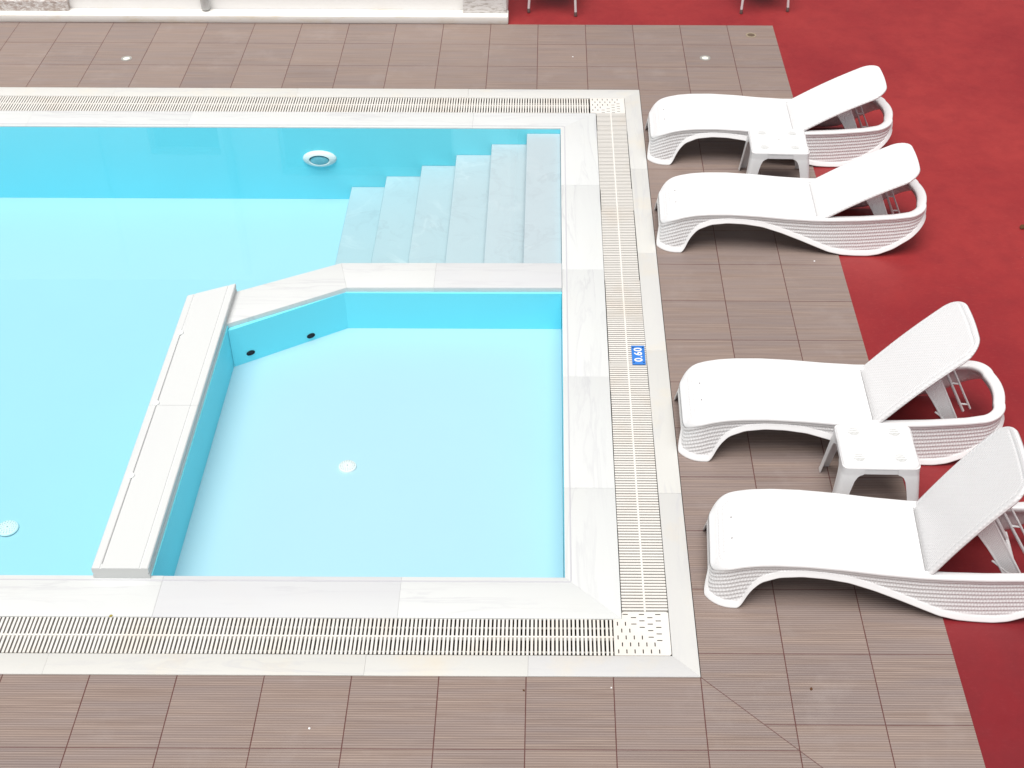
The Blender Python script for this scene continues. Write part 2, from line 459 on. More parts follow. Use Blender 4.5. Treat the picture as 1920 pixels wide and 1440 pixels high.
# shallow drip line cut along the inner lip of the coping (a thin raised strip, 2 mm)
for (x0, x1, y0, y1) in ((-9.9, PX1+0.03, PY0-0.037, PY0-0.029), (-9.9, PX1+0.03, PY1+0.029, PY1+0.037), (PX1+0.030, PX1+0.038, PY0-0.029, PY1+0.029)):
    bm = bmesh.new()
    add_box(bm, x0, x1, y0, y1, -0.004, 0.0034, 0.0015)
    bm_obj('lip', bm, MAT['marble_x'], pool)

# basin: walls and floors
ZF, ZK, ZW, ZD = -0.705, -0.335, -0.005, -1.05      # the floor falls from ZF at the far wall to ZD
bm = bmesh.new()
vs = [bm.verts.new(p) for p in ((PX0, PY0, -0.0102), (PX1, PY0, -0.0102), (PX1, PY1, -0.0102), (PX0, PY1, -0.0102),
                                (PX0, PY0, ZD-.05), (PX1, PY0, ZD-.05), (PX1, PY1, ZD-.05), (PX0, PY1, ZD-.05))]
for a, b in ((0, 1), (1, 2), (2, 3), (3, 0)):
    bm.faces.new((vs[a], vs[b], vs[b+4], vs[a+4]))
bm_obj('pool_wall', bm, MAT['pool_wall'], pool)
bm = bmesh.new()
fl = [bm.verts.new(p) for p in ((PX0, PY0, ZD), (PX1, PY0, ZD), (PX1, PY1, ZF), (PX0, PY1, ZF))]
bm.faces.new(fl)
ext = bmesh.ops.extrude_face_region(bm, geom=list(bm.faces))
for v in [e for e in ext['geom'] if isinstance(e, bmesh.types.BMVert)]: v.co.z -= 0.06
bm_obj('pool_floor', bm, MAT['pool_paint'], pool)
bm = bmesh.new()
add_prism(bm, [(-2.99, PY0+0.002), (PX1-0.002, PY0+0.002), (PX1-0.002, 3.5), (-2.25, 3.5), (-2.99, 3.1)], ZD+0.004, ZK)
bm_obj('paddling_floor', bm, MAT['pool_paint'], pool)
# overflow channel under the grates
def trough(x0, x1, y0, y1):
    bm = bmesh.new()
    zb = -0.17; x0 += .002; x1 -= .002; y0 += .002; y1 -= .002; zt_ = -0.011
    p = [bm.verts.new(q) for q in ((x0, y0, zt_), (x1, y0, zt_), (x1, y1, zt_), (x0, y1, zt_), (x0, y0, zb), (x1, y0, zb), (x1, y1, zb), (x0, y1, zb))]
    bm.faces.new(p[4:])
    for a, b in ((0, 1), (1, 2), (2, 3), (3, 0)):
        bm.faces.new((p[a], p[b], p[b+4], p[a+4]))
    bm_obj('channel', bm, MAT['channel'], pool)
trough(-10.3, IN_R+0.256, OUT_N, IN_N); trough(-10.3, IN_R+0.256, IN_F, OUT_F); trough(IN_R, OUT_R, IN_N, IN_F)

# water
bm = bmesh.new()
add_box(bm, PX0-0.008, PX1+0.008, PY0-0.008, PY1+0.008, ZD-0.03, ZW)
tag(bm_obj('water', bm, MAT['water']), kind='structure')

# ------------------------------------------------------------------ divider between the deep and the shallow water
div = empty('divider_wall', (-2.2, 3.5, 0))
tag(div, 'low marble topped divider wall bending around the shallow corner of the pool', 'pool wall')
def at(o_parent, o):            # keep world placement under a moved empty
    o.location = -o_parent.location
    return o
bm = bmesh.new()
add_prism(bm, [(-2.985, .687), (-2.985, 3.36), (-3.28, 3.22), (-3.28, .687)], ZD+0.006, 0.0)
at(div, bm_obj('end_wall', bm, MAT['pool_wall'], div))
bm = bmesh.new()
add_prism(bm, [(PX1-0.003, 3.41), (PX1-0.003, 3.71), (-2.29, 3.70), (-2.982, 3.345), (-2.982, 2.957), (-2.24, 3.41)], ZD+0.008, -0.022)
at(div, bm_obj('bent_wall', bm, MAT['pool_wall'], div))
z1 = 0.016
slabs = [([(-0.697, 3.431), (-0.697, 3.738), (-1.606-0.001, 3.733), (-1.606-0.001, 3.426)], -0.022, z1, 0.70)]
slabs[0] = ([(-0.697, 3.431), (-0.697, 3.738), (-1.605, 3.734), (-1.605, 3.426)], -0.022, z1, 0.70)
slabs.append(([(-1.6056, 3.426), (-1.6056, 3.734), (-2.296, 3.728), (-2.222, 3.422)], -0.022, z1, 0.97))
slabs.append(([(-2.2226, 3.4219), (-2.2966, 3.7279), (-2.995, 3.365), (-2.995, 2.985)], -0.022, z1, 0.96))
o = slab_mesh('low_slab', slabs, MAT['marble_x'], div); at(div, o)
# raised slab: cross-section with two grooves, mitred far end
xa, xb = -3.302, -2.990
prof = [(xa, 0.0), (xa, 0.030), (xa+0.003, 0.034), (xa+0.006, 0.034), (xa+0.006, 0.042), (xa, 0.045), (xa, 0.076), (xa+0.005, 0.081),
        (xa+0.044, 0.081), (xa+0.047, 0.0775), (xa+0.053, 0.0775), (xa+0.056, 0.081),
        (xb-0.050, 0.081), (xb-0.048, 0.0772), (xb-0.041, 0.0772), (xb-0.039, 0.0815), (xb-0.005, 0.081), (xb, 0.076),
        (xb, 0.045), (xb-0.006, 0.042), (xb-0.006, 0.034), (xb-0.003, 0.034), (xb, 0.030), (xb, 0.0)]
bm = bmesh.new()
tone = bm.loops.layers.float_color.new('tone')
def yfar(x): return 3.225 + (x - xa)/(xb - xa)*0.150
segs = [(0.664, 2.05, 0.975), (2.052, None, 0.965)]
for ya, yb, tn in segs:
    n0 = len(bm.faces)
    A = [bm.verts.new((x, ya, z)) for x, z in prof]
    B = [bm.verts.new((x, yb if yb else yfar(x), z)) for x, z in prof]
    fs = [bm.faces.new(A), bm.faces.new(B[::-1])]
    for i in range(len(prof)):
        j = (i+1) % len(prof)
        fs.append(bm.faces.new((A[i], B[i], B[j], A[j])))
    for f in fs:
        for lp in f.loops: lp[tone] = (tn, tn, tn, 1)
at(div, bm_obj('raised_slab', bm, MAT['plain_marble'], div))
for yy in (2.796, 2.066, 1.402):
    bm = bmesh.new()
    add_lathe(bm, [(0.022, 0.0), (0.022, 0.008), (0.018, 0.012), (0.010, 0.012), (0.009, 0.009), (0.0005, 0.009)], 20)
    o = bm_obj('stud', bm, MAT['drain_plastic'], div, smooth=True); o.location = Vector((-3.258, yy, 0.081)) - div.location
bm = bmesh.new()
add_tube(bm, [(-3.252, 0.70, 0.083), (-3.2535, 1.40, 0.0835), (-3.255, 2.07, 0.083), (-3.258, 2.78, 0.083)], 0.0032, 6)
at(div, bm_obj('cord', bm, MAT['pipe'], div))
dv = Vector((-2.24+2.982, 3.41-2.957, 0)).normalized(); nv = Vector((dv.y, -dv.x, 0))
for (x, y, z) in ((-2.871, 3.025, -0.262), (-2.485, 3.261, -0.290)):
    bm = bmesh.new()
    M = Matrix.Translation(Vector((x, y, z)) + nv*0.001) @ Matrix(((dv.x, 0, nv.x, 0), (dv.y, 0, nv.y, 0), (0, 1, 0, 0), (0, 0, 0, 1))) @ Matrix.Diagonal((1, 0.62, 1, 1))
    add_lathe(bm, [(0.031, 0.0), (0.031, 0.004), (0.026, 0.006), (0.024, 0.0015), (0.0005, 0.0015)], 24, M)
    o = bm_obj('inlet', bm, MAT['hole'], div, smooth=True); at(div, o)

# ------------------------------------------------------------------ steps
st = empty('pool_steps', (-1.6, 4.7, ZF))
tag(st, 'flight of grey marble steps going down into the pool beside the far wall', 'steps')
ex = [-0.697, -0.969, -1.268, -1.571, -1.872, -2.182, -2.492]
ez = [-0.052, -0.155, -0.260, -0.366, -0.473, -0.581]
for k in range(6):
    bm = bmesh.new()
    tl = bm.loops.layers.float_color.new('tone')
    add_prism(bm, [(ex[k]-0.001, -0.95), (ex[k]-0.001, ez[k]), (ex[k+1]-0.006, ez[k]), (ex[k+1]-0.010, ez[k]-0.006), (ex[k+1]-0.010, ez[k]-0.024), (ex[k+1]+0.028, ez[k]-0.026), (ex[k+1]+0.028, -0.95)][::-1], 3.60, PY1-0.003)
    for v in bm.verts: v.co = Vector((v.co.x, v.co.z, v.co.y))
    tn = 0.80 + 0.03*k
    for f in bm.faces:
        for lp in f.loops: lp[tl] = (tn, tn, tn, 1)
    at(st, bm_obj('step', bm, MAT['step'], st, smooth=True))

# ------------------------------------------------------------------ pool fittings
ul = empty('underwater_light', (-2.750, PY1, -0.298))
tag(ul, 'round white underwater lamp with an oval lens on the far pool wall', 'pool light')
Mw = Matrix(((1, 0, 0, 0), (0, 0, -1, 0), (0, 0.53, 0, 0), (0, 0, 0, 1)))
bm = bmesh.new()
add_lathe(bm, [(0.144, 0.001), (0.144, 0.010), (0.136, 0.022), (0.115, 0.034), (0.092, 0.040), (0.086, 0.036), (0.084, 0.012)], 48, Mw, close=False)
bm_obj('bezel', bm, MAT['drain_plastic'], ul, smooth=True)
bm = bmesh.new()
M2 = Mw @ Matrix.Translation((0, -0.018, 0))
add_lathe(bm, [(0.082, 0.014), (0.080, 0.030), (0.060, 0.038), (0.030, 0.041), (0.001, 0.042)], 40, M2)
t = NT('lamp_lens'); t.bsdf(t.mix(t.noise(t.pos(), 30, 3), (0.10, 0.42, 0.52), (0.26, 0.55, 0.62)), 0.15, 0.6)
bm_obj('lens', bm, t.m, ul, smooth=True)

def floor_drain(loc, r, label):
    d = empty('pool_drain', loc)
    tag(d, label, 'drain', 'round drains in the pool floor')
    bm = bmesh.new()
    add_lathe(bm, [(r, 0.0), (r, 0.006), (r*0.93, 0.013), (r*0.8, 0.016), (r*0.3, 0.018), (r*0.1, 0.018), (0.0005, 0.018)], 40)
    bm_obj('cover', bm, MAT['drain_plastic'], d, smooth=True)
    bm = bmesh.new()
    for rr, n, w in ((0.78, 18, 0.0042), (0.58, 14, 0.004), (0.38, 9, 0.0035)):
        for k in range(n):
            a = 2*math.pi*k/n
            M = Matrix.Translation((rr*r*math.cos(a), rr*r*math.sin(a), 0.0172 if rr < .7 else 0.0164))
            add_lathe(bm, [(w, 0.0), (w*0.8, 0.0012)], 8, M)
    add_lathe(bm, [(0.006, 0.018), (0.005, 0.020)], 10)
    bm_obj('hole', bm, MAT['grey_metal'], d)['kind'] = 'stuff'
floor_drain((-2.074, 1.935, ZK), 0.058, 'round white drain cover in the pale shallow floor')
floor_drain((-4.4175, 1.986, -0.958), 0.072, 'round white drain cover in the deep floor left of the divider wall')

# ------------------------------------------------------------------ overflow grates
PITCH, SLAT = 0.0222, 0.0126
def grate(name, along, a0, a1, c0, c1, label):
    bm = bmesh.new()
    n = int((a1-a0)/PITCH)
    mid = (c0+c1)/2
    rnd = random.Random(int(abs(c0)*1000))
    jit = 0
    def bx(u0, u1, w0, w1, z0, z1):
        if along == 'x': add_box(bm, u0, u1, w0, w1, z0, z1)
        else: add_box(bm, w0, w1, u0, u1, z0, z1)
    for k in range(n):
        if k % 14 == 0: jit = rnd.uniform(-0.0025, 0.0025)
        u = a1 - (n-k)*PITCH + 0.004 + rnd.uniform(-0.0006, 0.0006)
        dz = rnd.uniform(-0.0008, 0.0006)
        bx(u, u+SLAT, c0+0.004+jit, c1-0.004+jit, -0.019, -0.001+dz)
    bx(a0, a1, mid-0.0055, mid+0.0055, -0.026, 0.0015)
    bx(a0, a1, mid-0.085, mid-0.079, -0.034, -0.0245)
    bx(a0, a1, mid+0.079, mid+0.085, -0.034, -0.0245)
    o = bm_obj(name, bm, MAT['grate'])
    tag(o, label, 'drain grate', 'overflow grates around the pool')
    return o
grate('overflow_grate', 'x', -10.2, -0.440, OUT_N, IN_N, 'cream slatted overflow grate along the edge opposite the marble steps, black gaps showing')
grate('overflow_grate', 'y', IN_N+0.052, IN_F-0.010, IN_R, OUT_R, 'cream slatted overflow grate between the pool and the sun loungers')
grate('overflow_grate', 'x', -10.2, -0.446, IN_F, OUT_F, 'cream slatted overflow grate along the far pool edge near the white wall')

def corner(near, label):
    s = 1 if near else -1
    yo = OUT_N+0.003 if near else OUT_F-0.003
    def Yf(d): return yo + s*d
    x0, x1 = -0.438, -0.139
    bm = bmesh.new()
    if near:
        poly = [(x0, Yf(0)), (x1-0.010, Yf(0)), (x1, Yf(0.010)), (x1, Yf(0.293)), (x1-0.012, Yf(0.300)), (-0.380, Yf(0.300)), (-0.390, Yf(0.292)), (-0.390, Yf(0.247)), (x0, Yf(0.247))]
    else:
        poly = [(x0, Yf(0)), (x0, Yf(0.262)), (-0.390, Yf(0.262)), (-0.390, Yf(0.275)), (x1, Yf(0.275)), (x1, Yf(0))]
    add_prism(bm, poly, -0.022, 0.001, 0.0012)
    o = bm_obj('grate_corner', bm, MAT['grate'])
    tag(o, label, 'drain cover', 'square corner pieces of the overflow grate')
    b1 = bmesh.new()
    cy = yo
    for r in range(6):
        for c in range(13):
            # slots running across X in the half beyond the diagonal, along Y in the other half
            x = x0 + 0.022 + c*0.0215
            d = 0.026 + r*0.047
            if (r + c) % 2 == 0 and d < (x1 - x)*0.92 + 0.005 and d < 0.235 and x < x1-0.03:
                y = Yf(d)
                add_box(b1, x-0.0028, x+0.0028, min(y-0.013, y+0.013), max(y-0.013, y+0.013), -0.003, 0.0018)
    for r in range(10):
        for c in range(6):
            d = 0.280 - r*0.0225
            x = -0.372 + c*0.0440
            if (r + c) % 2 == 0 and (d > (x1 - x)*1.02 + 0.012) and x < x1-0.015 and d < 0.29:
                y = Yf(d)
                if near or d < 0.262:
                    add_box(b1, x-0.014, x+0.014, y-0.0026, y+0.0026, -0.003, 0.0018)
    sl = bm_obj('slot', b1, MAT['slot'], o); sl['kind'] = 'stuff'
corner(True, 'square cream corner piece of the grate with staggered slots, beside the mitred tile corner')
corner(False, 'square cream corner piece of the grate beside the lounger nearest the building')

# depth sign
sg = empty('depth_sign', (-0.191, 2.678, 0.001))
tag(sg, 'small blue depth plate reading 0.60 screwed to the slatted grate', 'sign')
bm = bmesh.new(); add_box(bm, -0.044, 0.044, -0.101, 0.101, 0.0005, 0.006, 0.0015)
bm_obj('plate', bm, MAT['blue'], sg, smooth=True)
cu = bpy.data.curves.new('digits', 'FONT'); cu.body = '0.60'; cu.size = 0.086; cu.space_character = 1.12; cu.align_x = 'CENTER'; cu.align_y = 'CENTER'; cu.offset = 0.0016; cu.extrude = 0.0006
tmp = bpy.data.objects.new('digits_curve', cu); COL.objects.link(tmp)
bpy.context.view_layer.update()
dg = bpy.context.evaluated_depsgraph_get()
me = bpy.data.meshes.new_from_object(tmp.evaluated_get(dg))
bpy.data.objects.remove(tmp)
me.materials.clear(); me.materials.append(MAT['digit'])
o = link(bpy.data.objects.new('digits', me), sg); o.rotation_euler = (0, 0, R(90)); o.location = (0.001, 0.0, 0.0070); o.scale = (0.92, 0.86, 1)
for sx, sy in ((-1, -1), (1, -1), (-1, 1), (1, 1)):
    bm = bmesh.new(); add_lathe(bm, [(0.0052, 0.006), (0.004, 0.0075), (0.0005, 0.0078)], 12)
    o = bm_obj('screw', bm, MAT['hole'], sg); o.location = (sx*0.033, sy*0.080, 0)

# ------------------------------------------------------------------ sun lounger
LX, HWID, CY = 1.975, 0.292, 0.320
_zt = [(0.0, .178), (0.012, .196), (0.03, .219), (0.06, .247), (.10, .269), (.16, .290), (.24, .307), (.34, .317), (.5, .320), (.7, .310), (.9, .292), (1.1, .281), (1.25, .282), (1.45, .290), (1.68, .310), (1.80, .328), (1.90, .345), (2.0, .360)]
_zb = [(0.0, 0.0), (.165, 0.0), (.172, .010), (.183, .045), (.213, .118), (.265, .185), (.36, .228), (.48, .243), (.6, .238), (.73, .218), (.87, .173), (1.01, .118), (1.13, .068), (1.23, .027), (1.33, .005), (1.42, .0), (1.52, .0), (1.60, .014), (1.70, .058), (1.81, .140), (1.90, .222), (1.945, .272), (2.0, .305)]
def interp(tab):
    xs = np.array([a for a, _ in tab]); ys = np.array([b for _, b in tab])
    # smooth the polyline a little
    X = np.linspace(xs[0], xs[-1], 800); Y = np.interp(X, xs, ys)
    k = np.ones(17)/17
    Yp = np.pad(Y, 8, mode='edge'); Y = np.convolve(Yp, k, 'valid')
    return lambda x: np.interp(x, X, Y)
zt, zb = interp(_zt), interp(_zb)

def outline(step=0.005):
    """plan of the top edge, starting at the tail's middle, along the near side to the foot end and back"""
    rf, rt = 0.125, 0.150
    P = []
    def arc(cx, cy, r, a0, a1, n):
        for k in range(n+1):
            a = a0 + (a1-a0)*k/n
            P.append((cx + r*math.cos(a), cy + r*math.sin(a)))
    y0, y1 = CY-HWID, CY+HWID
    x0 = 0.028
    xe = LX - 0.022
    for k in range(20):
        f = k/20
        y = CY - f*(HWID-rt)
        P.append((LX - 0.022*f*f, y))
    arc(xe-rt, y0+rt, rt, 0, -math.pi/2, 24)
    arc(x0+rf, y0+rf, rf, -math.pi/2, -math.pi, 16)
    arc(x0+rf, y1-rf, rf, math.pi, math.pi/2, 16)
    arc(xe-rt, y1-rt, rt, math.pi/2, 0, 24)
    for k in range(20):
        f = 1-(k+1)/20
        y = CY + f*(HWID-rt)
        P.append((LX - 0.022*f*f, y))
    P = np.array(P)
    d = np.r_[0, np.cumsum(np.hypot(*np.diff(P, axis=0).T))]
    keep = np.r_[True, np.diff(d) > 1e-6]; P, d = P[keep], d[keep]
    n = int(d[-1]/step)
    s = np.linspace(0, d[-1], n+1)
    Q = np.stack([np.interp(s, d, P[:, 0]), np.interp(s, d, P[:, 1])], 1)
    T = np.roll(Q[:-1], -1, 0) - np.roll(Q[:-1], 1, 0); T = np.vstack([T, T[:1]])
    T /= np.linalg.norm(T, axis=1, keepdims=True)
    N = np.stack([-T[:, 1], T[:, 0]], 1)
    c = Q - np.array([1.0, CY])
    if (N*c).sum() < 0: N = -N
    # smooth normals
    for _ in range(6):
        N[1:-1] = (N[:-2] + N[1:-1] + N[2:])/3
    N /= np.linalg.norm(N, axis=1, keepdims=True)
    return s, Q, N

S, Q, N = outline(0.0036)
ztop = zt(np.maximum(Q[:, 0]-0.028, 0)*1.0)
zbot = zb(np.clip(Q[:, 0]-0.028, 0, 2.0))
# foot end: arch between the two front legs
yc = np.abs(Q[:, 1]-CY)
front = Q[:, 0] < 0.20
leg = np.clip((0.232-yc)/0.060, 0, 1); leg = leg*leg*(3-2*leg)
zbot = np.where(front & (Q[:, 0] < 0.08), np.maximum(zbot, 0.128*leg), zbot)
# the foot-end apron top follows the waterfall edge
ztop = np.where(Q[:, 0] < 0.15, np.maximum(ztop, 0.196), ztop)
flare = 0.030
def skirt_point(i, h):
    """outer surface of the skirt, h=0 bottom .. 1 top; waist near the top, bell at the foot"""
    z = zbot[i] + (ztop[i]-0.016-zbot[i])*h
    out = flare*np.clip(1-z/0.26, 0, 1)**1.5
    return z, out
def skirt(i0, i1, name, parent):
    idx = np.arange(i0, i1+1)
    nv = 64
    hs = np.linspace(0, 1, nv)
    I, H = np.meshgrid(idx, hs, indexing='ij')
    z = zbot[I] + (ztop[I]-0.018-zbot[I])*H
    out = flare*np.clip(1-z/0.27, 0, 1)**1.4
    # woven relief: rows of short dimples, deeper away from lip and rim
    rowh = 0.0265
    u = S[I]/0.0170
    zr = z - (ztop[I]-0.30)
    row = np.floor(zr/rowh); fr = zr/rowh - row
    ph = (u + 0.5*np.mod(row, 2)) % 1.0
    dim = np.exp(-((fr-0.52)/0.30)**4)*np.exp(-((ph-0.5)/0.27)**4)
    groove = -np.exp(-((np.minimum(fr, 1-fr))/0.09)**2)
    dl = z - zbot[I]
    room = np.clip((dl-0.032)/0.004, 0, 1)*np.clip((ztop[I]-0.036-z)/0.004, 0, 1)
    rel = (0.0047*dim + 0.0012*groove)*room + 0.0035*room
    lipw = np.where(front[I], 1-0.9*leg[I]*(Q[I, 0] < 0.09), 1.0)
    lip = lipw*0.017*np.clip(1-dl/0.032, 0, 1)**0.9 - 0.004*np.clip(1-dl/0.006, 0, 1)**2
    out = out - rel + lip - 0.002
    X = Q[I, 0] + N[I, 0]*out; Y = Q[I, 1] + N[I, 1]*out
    # inner skin, 5 mm inside
    Xi = X[:, ::9] - N[I[:, ::9], 0]*0.006; Yi = Y[:, ::9] - N[I[:, ::9], 1]*0.006; zi = z[:, ::9]
    m = len(idx)
    V = np.stack([X, Y, z], -1).reshape(-1, 3)
    Vi = np.stack([Xi, Yi, zi], -1); ni = Vi.shape[1]; Vi = Vi.reshape(-1, 3)
    def grid(m, n, base, flip=False):
        a = (np.arange(m-1)[:, None]*n + np.arange(n-1)[None]).ravel() + base
        f = np.stack([a, a+n, a+n+1, a+1], 1)
        return f[:, ::-1] if flip else f
    F = [grid(m, nv, 0), grid(m, ni, len(V), True)]
    # bottom strip joining outer and inner skin
    b0 = np.arange(m-1)*nv; bi = np.arange(m-1)*ni + len(V)
    F.append(np.stack([b0, bi, bi+ni, b0+nv], 1))
    F = np.vstack(F)
    return mesh_obj(name, np.vstack([V, Vi]), F, MAT['plastic'], parent, smooth=True)

def sweep(i0, i1, prof, name, parent, mat, closed=True, zref=None, wfun=None):
    """sweep a (inward, up) profile along the outline"""
    idx = np.arange(i0, i1+1, 3)
    if idx[-1] != i1: idx = np.r_[idx, i1]
    pr = np.array(prof)
    w = np.ones(len(idx)) if wfun is None else wfun(Q[idx, 0])
    zr = ztop[idx] if zref is None else zref[idx]
    D = pr[None, :, 0]*np.where(pr[None, :, 0] > 0.012, w[:, None], 1.0)
    X = Q[idx, 0][:, None] - N[idx, 0][:, None]*D
    Y = Q[idx, 1][:, None] - N[idx, 1][:, None]*D
    Z = np.where(pr[None, :, 0] > 0.004, np.maximum(zt(np.maximum(X-0.028, 0)), 0.196), zr[:, None]) + pr[None, :, 1]
    m, n = len(idx), len(pr)
    V = np.stack([X, Y, Z], -1).reshape(-1, 3)
    F = []
    for j in range(n if closed else n-1):
        a = np.arange(m-1)*n + j; b = np.arange(m-1)*n + (j+1) % n
        F.append(np.stack([a, b, b+n, a+n], 1))
    return mesh_obj(name, V, np.vstack(F), mat, parent, smooth=True)

nS = len(S)
def nearest(x, y): return int(np.argmin((Q[:, 0]-x)**2 + (Q[:, 1]-y)**2))
i_tail_n = nearest(LX-0.15, CY-HWID)
i_foot_n = nearest(0.115, CY-HWID)
i_foot_f = nearest(0.115, CY+HWID)
i_tail_f = nearest(LX-0.15, CY+HWID)

def make_lounger():
    root = empty('sun_lounger')
    skirt(i_tail_n, i_foot_n, 'side_panel', root)
    skirt(i_foot_f, i_tail_f, 'side_panel', root)
    skirt(i_foot_n, i_foot_f, 'foot_panel', root)
    sk = skirt(i_tail_f, nS-1, 'tail_panel', root)
    sk2 = skirt(0, i_tail_n, 'tail_panel', root)
    rim = [(-0.0005, -0.022), (-0.003, -0.016), (-0.001, -0.006), (0.006, 0.0), (0.014, 0.002), (0.034, 0.002), (0.044, 0.0005), (0.050, -0.004), (0.0515, -0.012), (0.0515, -0.040), (0.047, -0.040), (0.046, -0.014), (0.010, -0.010), (0.005, -0.022)]
    sweep(0, nS-1, rim, 'top_rim', root, MAT['plastic'], wfun=lambda x: 1.0 + 0.28*np.clip((x-1.70)/0.2, 0, 1))
    # seat: woven sheet set just inside the rim
    xs = np.linspace(0.062, 1.150, 170); ys = np.linspace(CY-HWID+0.034, CY+HWID-0.034, 100)
    X, Y = np.meshgrid(xs, ys, indexing='ij')
    r = 0.092
    ex_ = np.clip((0.062+r-X), 0, r); ey_ = np.clip((np.abs(Y-CY)-(HWID-0.034-r)), 0, r)
    both = (ex_ > 0) & (ey_ > 0)
    q = np.hypot(ex_, ey_); mxx = np.maximum(ex_, ey_); sc = np.where(both, mxx/np.maximum(q, 1e-9), 1.0)
    X = np.where(both, 0.062+r-ex_*sc, X); Y = np.where(both, CY+np.sign(Y-CY)*(HWID-0.034-r+ey_*sc), Y)
    dist = r - mxx
    Zs = zt(np.maximum(X-0.028, 0)) + 0.0022 - 0.0045*np.exp(-((dist-0.026)/0.0045)**2) - 0.004*np.clip(1-dist/0.010, 0, 1)
    V = np.stack([X, Y, Zs], -1).reshape(-1, 3)
    n = len(ys); a = (np.arange(len(xs)-1)[:, None]*n + np.arange(n-1)[None]).ravel()
    F = np.stack([a, a+n, a+n+1, a+1], 1)
    mesh_obj('seat', V, F, MAT['seat'], root, smooth=True, uvs=V[:, :2])
    for yy in (CY-0.075, CY+0.085):
        bm = bmesh.new(); add_lathe(bm, [(0.0042, float(zt(0.112))+0.002), (0.0036, float(zt(0.112))+0.0042), (0.0004, float(zt(0.112))+0.0043)], 10, Matrix.Translation((0.140, yy, 0)))
        bm_obj('drain_hole', bm, MAT['rubber'], root)
    bm = bmesh.new()
    add_box(bm, 1.132, 1.166, CY-0.250, CY+0.250, 0.196, 0.262, 0.004)
    bm_obj('crossbar', bm, MAT['plastic'], root, smooth=True)
    # prop stand under the backrest: woven channel leg, ladder leg, foot bar
    stand = empty('prop_stand'); stand.parent = root
    return root, stand

def make_stand(parent, hx, hz, ang):
    """legs from the underside of the raised back down towards the tail; local lounger coords"""
    L = 0.44
    tx, tz = hx + L*math.cos(ang) + 0.02*math.sin(ang), hz + L*math.sin(ang) - 0.03*math.cos(ang)
    bx, bz = 1.70, 0.10
    d = Vector((bx-tx, 0, bz-tz)); ln = d.length; d.normalize(); w = Vector((-d.z, 0, d.x))
    if w.x < 0: w = -w
    def bar(bm, p, q, r): add_tube(bm, [p, q], r, 8)
    # near leg: woven web between two flanges
    T = Vector((tx, 0, tz)); B = Vector((bx, 0, bz))
    for y in (CY-0.17,):
        yv = Vector((0, y, 0))
        a0, a1 = T - w*0.075 + yv, T + w*0.040 + yv
        b0, b1 = B - w*0.045 + yv, B + w*0.040 + yv
        nseg = 24
        V, F, U = [], [], []
        for k in range(nseg+1):
            f = k/nseg
            e = a0.lerp(b0, f) + w*(0.018*math.sin(math.pi*f)); g = a1.lerp(b1, f)
            for j in range(5):
                p = e.lerp(g, j/4)
                V.append(p + Vector((0, -0.004, 0))); U.append((f*ln, j*0.028))
            for j in range(5):
                p = e.lerp(g, j/4)
                V.append(p + Vector((0, 0.004, 0))); U.append((f*ln, j*0.028))
        for k in range(nseg):
            o_ = k*10
            for j in range(4):
                F.append((o_+j, o_+j+1, o_+j+11, o_+j+10)); F.append((o_+5+j, o_+15+j, o_+16+j, o_+6+j))
            F.append((o_, o_+10, o_+15, o_+5)); F.append((o_+4, o_+9, o_+19, o_+14))
        lg = mesh_obj('prop_leg', V, F, MAT['web'], parent, uvs=U)
        bm = bmesh.new()
        pts = [a0.lerp(b0, k/8) + w*(0.018*math.sin(math.pi*k/8)) for k in range(9)]
        add_tube(bm, pts, 0.007, 8); bar(bm, a1, b1, 0.007); bar(bm, a0.lerp(b0, .55), b1, 0.006)
        bm_obj('flange', bm, MAT['plastic'], lg, smooth=True)
    bm = bmesh.new()
    yv = Vector((0, CY+0.02, 0)); sh = w*0.10
    p0, q0 = T + yv + sh*0.75, B + yv + sh*0.85
    p1, q1 = T + yv + sh*1.20, B + yv + sh*1.30
    bar(bm, p0, q0, 0.009); bar(bm, p1, q1, 0.0065)
    for f in (0.22, 0.58, 0.93):
        bar(bm, p0.lerp(q0, f-0.05), p1.lerp(q1, f), 0.006)
    yv2 = Vector((0, CY+0.20, 0))
    bar(bm, T+yv2, B+yv2, 0.012)
    bm_obj('prop_leg', bm, MAT['plastic'], parent, smooth=True)
    bm = bmesh.new()
    add_tube(bm, [B + Vector((0, CY-0.255, 0)), B + Vector((0, CY+0.255, 0))], 0.013, 10)
    bm_obj('foot_bar', bm, MAT['plastic'], parent, smooth=True)
    bm = bmesh.new()
    add_tube(bm, [T + Vector((0, CY-0.20, 0)), T + Vector((0, CY+0.22, 0))], 0.010, 10)
    bm_obj('hinge_bar', bm, MAT['plastic'], parent, smooth=True)

